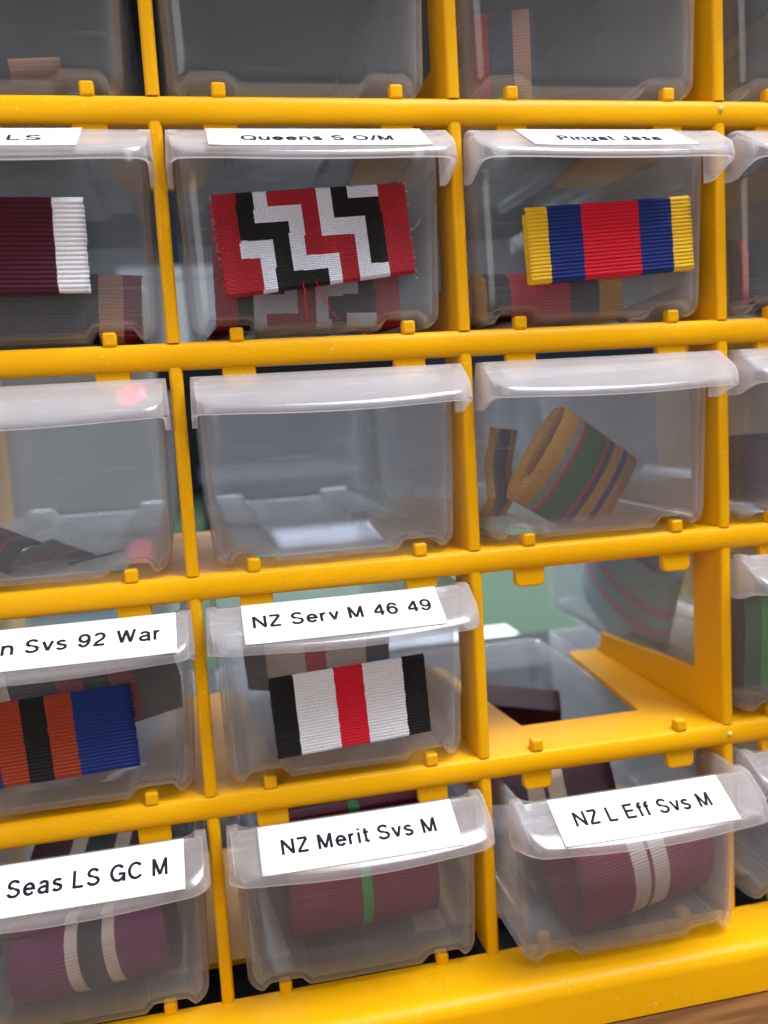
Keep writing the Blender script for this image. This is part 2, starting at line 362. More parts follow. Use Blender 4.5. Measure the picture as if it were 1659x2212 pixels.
# ------------------------------------------------------------------ drawers
HWT, HWB, LEN = 24.6, 23.6, 116.0
ZT, ZB = 35.5, 0.0        # local z: 0 = drawer bottom
def half_loop(hw, r, y0, nfront=44):
    """front half of a rounded rectangle, from left side to right side (x,y), y0 = front"""
    pts = [(-hw, y0 + r + 1.0)]
    pts += [(-hw + r - r * math.cos(a), y0 + r - r * math.sin(a)) for a in [PI / 2 * i / 7 for i in range(8)]]
    xa, xb = -hw + r, hw - r
    pts += [(xa + (xb - xa) * i / nfront, y0) for i in range(1, nfront)]
    pts += [(hw - r + r * math.sin(a), y0 + r - r * math.cos(a)) for a in [PI / 2 * i / 7 for i in range(8)]]
    pts += [(hw, y0 + r + 1.0)]
    return pts
def notch(x):
    v = 0
    for c in (-16.25, 16.25):
        d = abs(x - c)
        t = 1 if d < 3.0 else (0 if d > 4.8 else (4.8 - d) / 1.8)
        v = max(v, t * t * (3 - 2 * t))
    return v
def make_bin(parent):
    rings = []
    rf = 3.0
    levels = [(ZT, 0.0, 0)]
    for f in (0.75, 0.5, 0.25): levels.append((rf + (ZT - rf) * f, 0.0, 0))
    levels.append((rf + 2.5, 0, 0.0))
    for i in range(0, 7):
        a = PI / 2 * i / 6
        levels.append((rf - rf * math.sin(a), rf * (1 - math.cos(a)), 0.35 + 0.65 * math.sin(a)))
    V = []; nl = None
    for z, inset, nw in levels:
        t = z / ZT
        hw = HWB + (HWT - HWB) * t - inset
        yf = 0.9 * (1 - t) + inset
        r = 4.2 - min(inset, 2.6)
        fr = half_loop(hw, r, yf)
        bk = [(x, LEN - (y - yf) - inset - 1.2 * (1 - t)) for x, y in fr]
        loop = fr + bk[::-1]
        nl = len(loop)
        for (x, y) in loop: V.append((x, y, z + 2.1 * nw * notch(x)))
    F = []
    for l in range(len(levels) - 1):
        for i in range(nl):
            F.append((l * nl + i, (l + 1) * nl + i, (l + 1) * nl + (i + 1) % nl, l * nl + (i + 1) % nl))
    b0 = (len(levels) - 1) * nl; h = nl // 2
    for i in range(h - 1): F.append((b0 + i, b0 + nl - 1 - i, b0 + nl - 2 - i, b0 + i + 1))
    o = mesh_obj('bin', V, F, BIN, parent); 
    so = o.modifiers.new('solid', 'SOLIDIFY'); so.thickness = 1.15 * S; so.offset = -1
    return o
def lip_outline(n=26):
    """plan of the handle lip: from left wall forward, round the corner, across the bowed front, and back"""
    hw, r, yb, yf = 25.6, 4.2, 3.0, -9.4
    L = [(-hw, yb + (yf + r - yb) * i / 5) for i in range(5)]
    L += [(-hw + r - r * math.cos(a), yf + r - r * math.sin(a)) for a in [PI / 2 * i / 7 for i in range(8)]]
    for i in range(1, n):
        x = -hw + r + 2 * (hw - r) * i / n
        L.append((x, yf - 1.2 * (1 - (x / (hw - r)) ** 2)))
    L += [(hw - r + r * math.sin(a), yf + r - r * math.cos(a)) for a in [PI / 2 * i / 7 for i in range(8)]]
    L += [(hw, yb + (yf + r - yb) * i / 5) for i in range(4, -1, -1)]
    return L
LZ0, LSL = ZT + 0.25, 0.585        # plate top height at the wall, slope
def lip_z(y): return LZ0 + LSL * (min(y, -0.2) + 0.2) + (-0.02 * (y + 0.2) ** 2 * 0.0)
def make_lip(parent):
    L = lip_outline(); n = len(L); V = []
    # rings: inner (plate, at the wall line), outline top, fold, skirt bottom
    for x, y in L:                                   # wall line
        V.append((max(-HWT + 1.2, min(HWT - 1.2, x * 0.955)), -0.15 if y < -0.15 else y, lip_z(0) + (0.0 if y < 0 else 0.0)))
    for f in (0.33, 0.66, 0.955):
        for x, y in L:
            x0, y0 = max(-HWT + 1.2, min(HWT - 1.2, x * 0.955)), (-0.15 if y < -0.15 else y)
            xx, yy = x0 + (x - x0) * f, y0 + (y - y0) * f
            V.append((xx, yy, lip_z(yy)))
    def skirt(y): # depth of the skirt under the plate edge
        t = min(1, max(0, (y + 10.0) / 10.0)); return 1.05 + 8.0 * t ** 1.3
    for f, o in ((0.10, 1.0), (0.45, 1.004), (0.75, 1.006), (1.0, 1.008)):
        for x, y in L:
            V.append((x * o, y * (1 + (o - 1) * 3) if y < 0 else y, lip_z(y) - 0.25 - skirt(y) * f))
    F = []
    for l in range(7):
        for i in range(n - 1): F.append((l * n + i, (l + 1) * n + i, (l + 1) * n + i + 1, l * n + i + 1))
    o = mesh_obj('handle_lip', V, F, LIP, parent)
    so = o.modifiers.new('solid', 'SOLIDIFY'); so.thickness = 1.0 * S; so.offset = -1
    return o
def ga(cx, cy, rx, ry, a0, a1, n=10):
    return [(cx + rx * math.cos(math.radians(a0 + (a1 - a0) * i / n)), cy + ry * math.sin(math.radians(a0 + (a1 - a0) * i / n))) for i in range(n + 1)]
# centre lines of a plain grotesque alphabet: glyph -> (advance width, strokes); cap height 1, x height 0.74, stroke 0.13
GLY = {
 'N': (.80, [[(.065, 0), (.065, 1)], [(.075, .95), (.665, .05)], [(.675, 0), (.675, 1)]]),
 'Z': (.74, [[(.05, .935), (.62, .935)], [(.62, .90), (.09, .10)], [(.05, .065), (.66, .065)]]),
 'S': (.78, [ga(.35, .715, .255, .225, 20, 180, 9) + ga(.35, .70, .255, .18, 190, 255, 4) + [(.45, .47)] + ga(.355, .27, .28, .21, 75, -90, 9) + ga(.345, .29, .28, .23, -95, -168, 6)]),
 'e': (.70, [[(.075, .38), (.56, .38)] + ga(.315, .365, .245, .305, 3, 325, 18)]),
 'r': (.42, [[(.065, 0), (.065, .74)], ga(.30, .42, .235, .255, 180, 85, 6)]),
 'v': (.62, [[(.05, .74), (.285, .04)], [(.285, .04), (.52, .74)]]),
 'M': (.94, [[(.065, 0), (.065, 1)], [(.075, .97), (.41, .05)], [(.41, .05), (.745, .97)], [(.755, 0), (.755, 1)]]),
 '4': (.70, [[(.47, 0), (.47, .97)], [(.47, .95), (.05, .31)], [(.03, .27), (.62, .27)]]),
 '6': (.70, [ga(.31, .33, .245, .27, 180, -180, 20), [(.065, .33)] + ga(.34, .50, .275, .435, 180, 30, 9)]),
 '9': (.70, [ga(.31, .67, .245, .265, 0, 360, 20), [(.555, .67)] + ga(.28, .50, .275, .435, 0, -150, 9)]),
 '2': (.70, [ga(.31, .70, .235, .235, 165, -20, 10) + [(.46, .50), (.16, .26), (.07, .065), (.57, .065)]]),
 'n': (.68, [[(.065, 0), (.065, .74)], ga(.30, .42, .235, .255, 180, 0, 10) + [(.535, 0)]]),
 'u': (.68, [[(.535, 0), (.535, .74)], [(.065, .74)] + ga(.30, .32, .235, .255, 180, 360, 10)]),
 'W': (1.08, [[(.05, 1), (.27, .04)], [(.27, .04), (.49, .97)], [(.49, .97), (.71, .04)], [(.71, .04), (.93, 1)]]),
 'a': (.68, [ga(.30, .50, .205, .175, 165, 10, 8) + [(.51, .12), (.54, .04), (.60, .03)], [(.505, .42), (.36, .39)] + ga(.25, .21, .19, .155, 100, 290, 9) + ga(.30, .24, .21, .18, 290, 350, 4)]),
 's': (.62, [ga(.275, .535, .19, .145, 25, 180, 8) + ga(.275, .53, .19, .12, 190, 250, 3) + [(.33, .375)] + ga(.275, .22, .205, .155, 65, -90, 8) + ga(.275, .22, .21, .16, -95, -165, 5)]),
 'L': (.66, [[(.065, .0), (.065, 1)], [(.065, .065), (.56, .065)]]),
 'G': (.90, [ga(.42, .50, .355, .435, 40, 325, 20) + [(.735, .25)], [(.46, .44), (.755, .44)], [(.755, .50), (.755, .0)]]),
 'C': (.86, [ga(.42, .50, .355, .435, 38, 322, 20)]),
 'E': (.74, [[(.065, 0), (.065, 1)], [(.065, .935), (.62, .935)], [(.065, .52), (.58, .52)], [(.065, .065), (.64, .065)]]),
 'F': (.68, [[(.065, 0), (.065, 1)], [(.065, .935), (.60, .935)], [(.065, .50), (.54, .50)]]),
 'f': (.38, [[(.17, 0), (.17, .80)] + ga(.31, .80, .14, .135, 180, 90, 5) + [(.36, .935)], [(.02, .68), (.34, .68)]]),
 't': (.38, [[(.16, .95), (.16, .16)] + ga(.27, .16, .11, .10, 180, 270, 4) + [(.34, .062)], [(.02, .68), (.34, .68)]]),
 'i': (.26, [[(.10, 0), (.10, .74)], [(.10, .87), (.10, 1.0)]]),
 'g': (.70, [ga(.30, .37, .235, .30, 0, 360, 18), [(.54, .74), (.54, -.05)] + ga(.31, -.03, .23, .19, 0, -160, 8)]),
 'Q': (.94, [ga(.44, .50, .375, .435, 0, 360, 24), [(.52, .24), (.80, -.03)]]),
 'O': (.94, [ga(.44, .50, .375, .435, 0, 360, 24)]),
 '/': (.40, [[(.02, -.03), (.33, 1.03)]]),
 'P': (.76, [[(.065, 0), (.065, 1)], [(.065, .935), (.38, .935)] + ga(.38, .715, .23, .22, 90, -90, 10) + [(.065, .495)]]),
 'J': (.66, [[(.50, 1), (.50, .30)] + ga(.28, .30, .22, .235, 0, -175, 10)]),
}
def text_mesh(txt, cap, width, bold):
    """flat lettering built from strokes; returns a mesh lying in x,y with its baseline on y = 0, exactly width wide"""
    x = 0; strokes = []
    for ch in txt:
        if ch == ' ': x += .42; continue
        adv, st = GLY[ch]
        for q in st: strokes.append([(px + x, py) for px, py in q])
        x += adv + .09
    tot = x - .12; fx = width / tot; V = []; F = []; hw = bold / 2
    for k, q in enumerate(strokes):
        P = [(a * fx, b * cap) for a, b in q]; n = len(P); b0 = len(V)
        for i in range(n):
            a = P[max(0, i - 1)]; b = P[min(n - 1, i + 1)]
            d0 = (P[i][0] - a[0], P[i][1] - a[1]) if i else (b[0] - P[i][0], b[1] - P[i][1])
            d1 = (b[0] - P[i][0], b[1] - P[i][1]) if i < n - 1 else d0
            l0 = math.hypot(*d0) or 1; l1 = math.hypot(*d1) or 1
            n0 = (-d0[1] / l0, d0[0] / l0); n1 = (-d1[1] / l1, d1[0] / l1)
            mx_, my_ = n0[0] + n1[0], n0[1] + n1[1]; lm = math.hypot(mx_, my_) or 1; mx_, my_ = mx_ / lm, my_ / lm
            c = max(0.5, mx_ * n0[0] + my_ * n0[1]); h = hw / c
            jx = random.uniform(-.02, .02)
            V.append((P[i][0] + mx_ * h + jx, P[i][1] + my_ * h, 0.004 * (k % 5))); V.append((P[i][0] - mx_ * h + jx, P[i][1] - my_ * h, 0.004 * (k % 5)))
        for i in range(n - 1): F.append((b0 + 2 * i, b0 + 2 * i + 1, b0 + 2 * i + 3, b0 + 2 * i + 2))
    me = bpy.data.meshes.new('lettering'); me.from_pydata([(a * S, b * S, c * S) for a, b, c in V], [], F)
    return me
def make_label(parent, x0, x1, ya, yb, txt, tx0, tx1, tsize, base, skew=0.0):
    """paper strip lying on the sloped lip; x0..x1 across, ya (at wall) .. yb (front)"""
    V = []; nn = 12
    for j in range(5):
        y = ya + (yb - ya) * j / 4
        for i in range(nn + 1):
            x = x0 + (x1 - x0) * i / nn
            V.append((x + skew * (y - ya), y, lip_z(y) + 0.16 + 0.16 * abs(2 * i / nn - 1) ** 6 * (0.5 + 0.5 * noise.noise(Vector((x0 * 3 + x, y * 0.4, 1))))))
    F = [(j * (nn + 1) + i, (j + 1) * (nn + 1) + i, (j + 1) * (nn + 1) + i + 1, j * (nn + 1) + i + 1) for j in range(4) for i in range(nn)]
    o = mesh_obj('paper_label', V, F, PAPER, parent)
    so = o.modifiers.new('solid', 'SOLIDIFY'); so.thickness = 0.1 * S; so.offset = 0
    if txt:
        me = text_mesh(txt, tsize, tx1 - tx0, 0.55)
        me.materials.append(INK)
        t = bpy.data.objects.new('lettering', me); COL.objects.link(t); t.parent = o
        ang = math.atan(LSL)
        t.rotation_euler = (ang, 0, 0)
        t.location = (tx0 * S, base * S, (lip_z(base) + 0.16 + 0.14) * S)
    return o
proto = empty('plastic_drawer')
pb = make_bin(proto); pl = make_lip(proto)
first = [True]
def drawer(c, k, label, dx=0, dy=0, dz=0, yaw=0):
    """c column, k row (0 top)"""
    if first[0]:
        e, first[0] = proto, False
    else:
        e = proto.copy(); COL.objects.link(e)
        for ch in (pb, pl):
            q = ch.copy(); COL.objects.link(q); q.parent = e
    cx = (c - 1) * PX + PX / 2 + dx
    zb = -PZ * k + HR + 0.9 + dz
    e.location = Vector((cx, -1.0 + dy, zb)) * S; e.rotation_euler = (0, 0, yaw)
    tag(e, label, 'drawer', 'clear drawers in the yellow cabinet')
    return e
# row k=0 is above rail A (z=0)
D = {}
D[0, 0] = drawer(0, 0, 'clear top row drawer left of the first divider with a small beige ribbon end', dx=-1.0)
D[1, 0] = drawer(1, 0, 'empty dark looking clear drawer in the top row above the zigzag ribbon drawer', dx=-1.2)
D[2, 0] = drawer(2, 0, 'clear drawer in the top row with red and orange ribbon standing at its left', dx=-0.5)
D[3, 0] = drawer(3, 0, 'clear drawer cut by the right edge in the top row', dx=0)
D[0, 1] = drawer(0, 1, 'clear drawer labelled F LS with a maroon and white ribbon bar on its front', dx=1.1, dy=0)
D[1, 1] = drawer(1, 1, 'clear drawer labelled Queens S O/M with the zigzag ribbon bar on its front', dx=-0.4, dy=0)
D[2, 1] = drawer(2, 1, 'clear drawer labelled Pingat Jasa with the yellow, blue and red ribbon bar', dx=-0.1, dy=0)
D[3, 1] = drawer(3, 1, 'clear drawer at the right edge, right of the Pingat Jasa drawer', dx=0.2)
D[0, 2] = drawer(0, 2, 'unlabelled clear drawer in the third row with a dark ribbon lying inside', dx=0.1)
D[1, 2] = drawer(1, 2, 'empty unlabelled clear drawer in the middle of the third row', dx=0.4)
D[2, 2] = drawer(2, 2, 'unlabelled clear drawer holding a loop of yellow and green striped ribbon', dx=0.2)
D[3, 2] = drawer(3, 2, 'clear drawer at the right edge with a maroon ribbon inside, third row', dx=0.2)
D[0, 3] = drawer(0, 3, 'clear drawer labelled n Svs 92 War with a blue and orange ribbon bar', dx=1.1, dy=0)
D[1, 3] = drawer(1, 3, 'clear drawer labelled NZ Serv M 46 49 with a black, white and red bar', dx=-0.2, dy=0)
D[3, 3] = drawer(3, 3, 'clear drawer right of the empty bay with red and green ribbon inside', dx=0.2, dy=0)
D[0, 4] = drawer(0, 4, 'clear bottom row drawer labelled Seas LS GC M with a purple striped ribbon', dx=0.4, dy=-1.5)
D[1, 4] = drawer(1, 4, 'clear bottom row drawer labelled NZ Merit Svs M with a maroon ribbon roll', dx=0.3, dy=-1.5)
D[2, 4] = drawer(2, 4, 'clear drawer labelled NZ L Eff Svs M pulled furthest out of the bottom row', dx=0.3, dy=-8.4)
D[3, 4] = drawer(3, 4, 'greenish clear bottom row drawer at the right edge of the frame', dx=0.3, dy=-1)

def ctr(c): return (c - 1) * PX + PX / 2
make_label(D[0, 1], -22, 14.2, -0.3, -9.2, 'F LS', -1.7, 8.2, 3.1, -6.9, skew=0.05)
make_label(D[1, 1], -18.6, 20.4, -0.3, -9.2, 'Queens S O/M', -12.8, 14.2, 3.0, -6.9)
make_label(D[2, 1], -16.5, 16.0, -0.3, -9.2, 'Pingat Jasa', -9.8, 10.6, 3.0, -6.9, skew=-0.08)
make_label(D[3, 1], -18, 18, -0.3, -9.2, '', 0, 0, 1, 0)
make_label(D[0, 3], -22, 22.8, -0.3, -9.3, 'n Svs 92 War', -7.0, 20.1, 3.3, -6.1)
make_label(D[1, 3], -19.1, 18.5, -0.3, -9.3, 'NZ Serv M 46 49', -17.2, 16.7, 3.1, -5.9)
make_label(D[3, 3], -18, 18, -0.3, -9.0, '', 0, 0, 1, 0)
make_label(D[0, 4], -22, 21.4, -0.3, -9.3, 'Seas LS GC M', -9.4, 18.6, 3.5, -6.3)
make_label(D[1, 4], -19.8, 18.5, -0.3, -9.3, 'NZ Merit Svs M', -15.7, 14.5, 3.2, -6.1)
make_label(D[2, 4], -18.8, 17.8, -0.3, -9.4, 'NZ L Eff Svs M', -15.0, 14.0, 3.2, -6.1)

# ------------------------------------------------------------------ ribbon bars stuck on the drawer fronts
ribbon_bar(33.5, 15.7, [(27.8, 'maroon'), (5.0, 'white')], (-30.0, -2.6, -23.2), (0.02, 0.02, 0.0),
           'deep maroon ribbon bar with a white right edge, on the F LS drawer', pitch=0.785)
# zigzag
def zz_pattern():
    names = ['crimson', 'black', 'lilac']
    TL, TR, BR, BL = (130, 255), (1365, 160), (1410, 745), (215, 880)
    rects = [('w', 383, 475, 0, 448), ('w', 383, 683, 344, 448), ('w', 585, 683, 344, 766), ('w', 585, 894, 672, 766), ('w', 805, 894, 672, 2000),
             ('w', 793, 883, 0, 552), ('w', 793, 1092, 440, 552), ('w', 1003, 1092, 440, 2000), ('w', 1003, 1197, 760, 2000),
             ('b', 883, 993, 0, 440), ('b', 883, 1197, 323, 440), ('b', 1090, 1197, 323, 760), ('w', 993, 1197, 0, 323),
             ('w', 275, 479, 560, 668), ('w', 390, 479, 560, 2000),
             ('b', 275, 383, 0, 560), ('b', 275, 588, 448, 560), ('b', 479, 588, 448, 2000), ('b', 479, 805, 766, 2000)]
    code = {'w': 2, 'b': 1}
    H = 16.6
    def f(u, s):
        v = (s - 0.7) / H
        if v > 1.02: v = 1.02 - (v - 1.02)
        v = max(0, v)
        x = (TL[0] * (1 - u) + TR[0] * u) * (1 - v) + (BL[0] * (1 - u) + BR[0] * u) * v
        y = (TL[1] * (1 - u) + TR[1] * u) * (1 - v) + (BL[1] * (1 - u) + BR[1] * u) * v
        a = x - 0.09 * (y - 250); b = y + 0.075 * (x - 130)
        r = 0
        for cc, x0, x1, y0, y1 in rects:
            if x0 <= a < x1 and y0 <= b < y1: r = code[cc]
        return r
    return (names, f)
zb = ribbon_bar(35.2, 17.0, None, (26.9, -2.7, -23.0), (0.02, -0.055, 0.02), 'red, black and white zigzag woven ribbon bar on the Queens S O/M drawer',
                pattern=zz_pattern(), kind='weave', pitch=0.62, amp=0.22)
zb.children[0].modifiers.new('d', 'SIMPLE_DEFORM')
zb.children[0].modifiers.remove(zb.children[0].modifiers['d'])
for ch in zb.children:                                  # the real bar is skewed: the lower edge leans right and drops at its left
    me = ch.data
    for v in me.vertices:
        z = v.co.z; x = v.co.x
        v.co.x += -z * 0.03
        if z < 0: v.co.z += (x / 0.0176) * 0.00085 * min(1, -z / 0.008)
ribbon_bar(34.2, 13.9, [(4.2, 'yellow'), (6.9, 'blue'), (11.8, 'red'), (6.9, 'blue'), (4.2, 'yellow')], (84.4, -3.0, -24.7), (0.02, -0.055, 0.0),
           'ribbed ribbon bar striped yellow, blue, red, blue, yellow on the Pingat Jasa drawer', t=1.9, pitch=0.71)
ribbon_bar(33.4, 15.6, [(9.4, 'blue'), (4.6, 'orange'), (4.3, 'black'), (4.6, 'orange'), (10.4, 'blue')], (-29.3, -2.6, -110.4), (0.02, -0.035, 0.0),
           'blue ribbon bar with orange, black and orange centre stripes', pitch=0.68)
ribbon_bar(30.3, 15.8, [(4.5, 'black'), (7.7, 'white'), (5.6, 'red'), (7.7, 'white'), (4.5, 'black')], (27.9, -2.6, -111.3), (0.02, -0.05, 0.0),
           'ribbon bar striped black, white, red, white, black on the Serv M drawer', pitch=0.62, amp=0.22)
# loose red threads under the zigzag bar
def thread(name, pts, r, mat, parent=None):
    V = []; F = []; P, _ = resample(pts, 0.35)
    for j, p in enumerate(P):
        for i in range(5):
            a = 2 * PI * i / 5 + j * 0.5
            V.append((p[0] + r * math.cos(a) + 0.05 * math.sin(j * 1.3), p[1] + r * math.sin(a), p[2]))
    for j in range(len(P) - 1):
        for i in range(5): F.append((j * 5 + i, j * 5 + (i + 1) % 5, (j + 1) * 5 + (i + 1) % 5, (j + 1) * 5 + i))
    o = mesh_obj(name, V, F, mat, parent); return o
t1 = thread('loose_thread', [(-3.4, 0, -7.2), (-3.3, -.3, -10), (-3.6, -.2, -13), (-3.4, -.1, -14.8)], 0.09, cm('red'), zb)
t2 = thread('loose_thread', [(-1.2, 0, -7.2), (-0.2, -.4, -10), (1.0, -.3, -13), (2.2, -.1, -15.0)], 0.09, cm('red'), zb)
t3 = thread('loose_thread', [(17.2, 0, -0.5), (18.4, -.3, 0.2), (19.4, -.2, 1.2), (19.9, 0, 1.9)], 0.04, cm('white'), zb)

def fray(parent, W, h, mats, zs=1.0, nfib=34, skew=0.0, t=1.0, ends=(-1, 1)):
    V = []; F = []; FM = []
    for sd in ends:
        for k in range(nfib):
            z = -h / 2 + h * (k + random.random()) / nfib; L = random.uniform(0.2, 0.75); x = sd * (W / 2 - 0.15) - z * skew; y = random.uniform(-0.05, t)
            a = random.uniform(-0.9, 0.9); m_ = random.randrange(len(mats)); r = 0.035; b0 = len(V)
            for q in range(4):
                f = q / 3; px = x + sd * L * f * math.cos(a); pz = z + L * f * math.sin(a) + 0.25 * L * f * f * random.uniform(-1, 1); py = y - 0.25 * f * random.random()
                for c_ in range(3): V.append((px, py + r * math.cos(2.09 * c_), pz + r * math.sin(2.09 * c_)))
            for q in range(3):
                for c_ in range(3): F.append((b0 + q * 3 + c_, b0 + q * 3 + (c_ + 1) % 3, b0 + q * 3 + 3 + (c_ + 1) % 3, b0 + q * 3 + 3 + c_)); FM.append(m_)
    o = mesh_obj('frayed_edge', V, F, [cm(m_) for m_ in mats], parent, fmat=FM); tag(o, kind='stuff'); return o
BARS = [o for o in COL.objects if o.name.startswith('ribbon_bar')]
for o in BARS:
    X = o.location.x / S; Z = o.location.z / S
    if Z > -50 and 10 < X < 50: fray(o, 35.6, 17, ['crimson', 'red', 'white'], nfib=60, skew=0.03)
    elif X < 0 and Z > -50: fray(o, 33.5, 15.2, ['white'], nfib=16)
    elif X > 60: fray(o, 34.2, 13.4, ['yellow'], nfib=16)
    elif X < 0: fray(o, 33.4, 15, ['blue', 'white'], nfib=26)
    else: fray(o, 30.3, 15.2, ['black', 'grey'], nfib=22)
# ------------------------------------------------------------------ ribbons inside the drawers
def coil(rx, rz, turns, gap=0.9, a0=100):
    P = []
    n = int(turns * 48)
    for i in range(n + 1):
        a = math.radians(a0) - 2 * PI * i / 48; g = gap * i / 48
        P.append(((rx - g) * math.cos(a), (rz - g) * math.sin(a)))
    return P
def roll(name, W, rx, rz, turns, stripes, loc, rot, label, tail=None, gap=0.9, a0=100, ds=0.33):
    p = coil(rx, rz, turns, gap, a0)
    if tail: p = tail + p
    o = ribbon(name, p, W, stripes, None, ds=ds, amp=0.0, loc=loc, rot=rot, dx=3.0, thick=0.35, pitch=1.04, wob=0.08)
    tag(o, label, 'ribbon', 'ribbons stored inside the drawers')
    return o
ML = [(12, 'wine'), (4.0, 'cream'), (1.0, 'wine'), (4.0, 'cream'), (12, 'wine')]
roll('ribbon_roll', 31.5, 11, 13.2, 3.2, [(15, 'wine'), (2.2, 'grass'), (14.5, 'wine')], (30.0, 17.5, -153.5), (0, -0.03, 0.0),
     'wine red ribbon roll with one thin green stripe, in the Merit Svs drawer')
roll('ribbon_roll', 32, 9.5, 12.0, 3.4, ML, (88.8, 6.5, -156.4), (0.15, -0.10, 0.14), 'wine red ribbon roll with two pale stripes, in the pulled out drawer')
roll('ribbon_roll', 31, 8, 7.6, 2.0, [(11.5, 'plum'), (2.6, 'cream'), (5.0, 'darkslate'), (2.6, 'cream'), (10, 'plum')], (-25.4, 13.0, -160.3), (0.1, -0.16, -0.10),
     'purple ribbon roll with two cream stripes round a dark one, in the bottom left drawer')
roll('ribbon_loop', 32, 2.6, 11.5, 1.6, [(5.2, 'gold'), (2.6, 'grey'), (0.9, 'red'), (8.5, 'green'), (1.0, 'red'), (2.2, 'violet'), (3.6, 'gold'), (2.2, 'violet'), (4.2, 'gold')],
     (84.0, 17, -72.0), (0.42, 0.42, 0.60), 'tilted loop of gold ribbon striped grey, green and violet', a0=60)
# strips that lie or stand in the drawers: paths in (y,z), width along x
def strip(name, path, W, stripes, loc, rot, label, ds=0.4, **kw):
    o = ribbon(name, path, W, stripes, None, ds=ds, amp=0.0, loc=loc, rot=rot, dx=3.0, thick=0.35, pitch=1.04, wob=0.08, **kw)
    tag(o, label, 'ribbon', 'ribbons stored inside the drawers'); return o
strip('folded_ribbon', [(4, 12), (0, 11.5), (-1, 6), (-1, 0), (1, -1), (30, -1)], 30, [(18, 'darkslate'), (2, 'black'), (4, 'peach'), (3, 'wine')], (-20.5, 8, -38.0), (0, 0.06, 0),
      'dark folded ribbon with a peach edge inside the F LS drawer')
e2 = ribbon('woven_ribbon', [(6, 24.5), (0, 24), (-1.0, 20), (-1, 2), (0, 0.8), (25, 0.8)], 36, None, None, pattern=(zz_pattern()[0], (lambda g: (lambda u, s: g(0.97 - u, (s * 0.86 + 3) % 17)))(zz_pattern()[1])),
            kind='weave', ds=0.4, amp=0.0, dx=0.6, thick=0.35, loc=(26.0, 7.5, -39.2), rot=(0, 0.02, 0.05))
tag(e2, 'second zigzag woven ribbon stored inside, behind the bar on the drawer front', 'ribbon', 'ribbons stored inside the drawers')
strip('folded_ribbon', [(14, 10), (3, 10.5), (0, 9), (-0.8, 5), (0, 0.5), (20, 0.3)], 33, [(3, 'gold'), (5, 'black'), (12.5, 'red'), (6.5, 'navy'), (5, 'gold')], (76.0, 9.5, -39.0), (0, 0, 0.02),
      'folded ribbon of red, navy and gold lying in the Pingat Jasa drawer')
strip('ribbon_scrap', [(0, 0), (4, 0.4), (9, 2.5), (14, 6.0)], 2.2, [(1.2, 'navy'), (1.0, 'orange')], (93.5, 10, -39.2), (0, 0.5, 0.15), 'small orange and navy ribbon scrap beside the red folded ribbon')
strip('curled_ribbon', [(0, 7), (-4, 6.8), (-7, 4), (-6, 1), (-1, 0.2), (6, 0.4), (13, 2.0)], 14, [(6, 'darkslate'), (2, 'wine'), (3, 'darkslate'), (2, 'wine'), (6, 'darkslate')], (-34, 20, -82.0), (0, 0.2, -0.8),
      'dark curled ribbon with thin wine stripes lying in the third row drawer')
strip('ribbon_tail', [(0, 0), (6, 0.6), (11, 1.3)], 1.6, [(1, 'darkslate')], (-24, 16, -81.5), (0, 0, -1.3), 'narrow dark ribbon tail beside the curled dark ribbon')
strip('ribbon_strip', [(10, 22), (2, 21), (0, 16), (0, 2), (8, 0.5)], 13, [(3.5, 'red'), (5, 'navy'), (3.5, 'peach'), (1, 'navy')], (70.5, 15, 3.8), (0, 0, -0.35),
      'red, navy and peach ribbon standing at the left of a top row drawer')
strip('ribbon_end', [(8, 0.0), (0.5, 0.2), (0, 0.8), (-0.4, 1.5), (3, 2.0)], 9, [(1, 'peach')], (-20.5, 12, 10.5), (0, -0.1, 0.12), 'small folded beige ribbon end in the top left drawer')
strip('ribbon_strip', [(22, 3), (16, 9), (8, 12), (3, 6), (6, -6), (20, -12)], 31, [(4.5, 'navy'), (8, 'cream'), (4.2, 'red'), (8, 'cream'), (4.5, 'navy')], (22, 10, -108.5), (0.1, 0.05, -0.35),
      'striped ribbon with red centre looping up behind the Serv M bar')
strip('ribbon_strip', [(30, 8), (16, 9.5), (6, 8), (2, 2), (6, -6), (20, -10)], 32, [(8, 'navy'), (4.6, 'crimson'), (4.6, 'black'), (4.6, 'crimson'), (8, 'navy')], (-19, 10, -110.5), (0, -0.12, 0.25),
      'dark navy and crimson ribbon looping behind the blue and orange bar')
strip('ribbon_strip', [(8, 24), (1, 23), (0, 18), (0, 3), (8, 0.6)], 28, [(2, 'crimson'), (3, 'black'), (4, 'green'), (5, 'grass'), (4, 'crimson'), (8, 'green')], (128, 9, -125.5), (0, 0.04, 0),
      'green and red ribbon standing in the drawer right of the empty bay')
tr_ = roll('ribbon_roll', 27, 24, 8, 2.1, [(9, 'teal'), (3, 'pink'), (3.5, 'teal'), (3, 'pink'), (8, 'teal')], (123.5, 72, -108), (0, 0, 0), 'pale teal ribbon roll with pink stripes seen through the empty bay')
tr_.rotation_mode = 'QUATERNION'; tr_.rotation_quaternion = (Matrix.Rotation(0.40, 3, 'X') @ Matrix.Rotation(PI / 2, 3, 'Y')).to_quaternion()
roll('ribbon_roll', 30, 11, 8, 2.3, [(1, 'maroon')], (136, 20, -74), (0, 0, 0), 'maroon ribbon roll in the right edge drawer of the third row')
strip('ribbon_strip', [(8, 16), (1, 16), (0, 12), (0, 2), (8, 0.6)], 30, [(2, 'darkslate'), (1.2, 'red'), (10, 'darkslate'), (8, 'green')], (133, 10, -39), (0, 0, 0), 'dark ribbon with one red line in the right edge drawer of the second row')
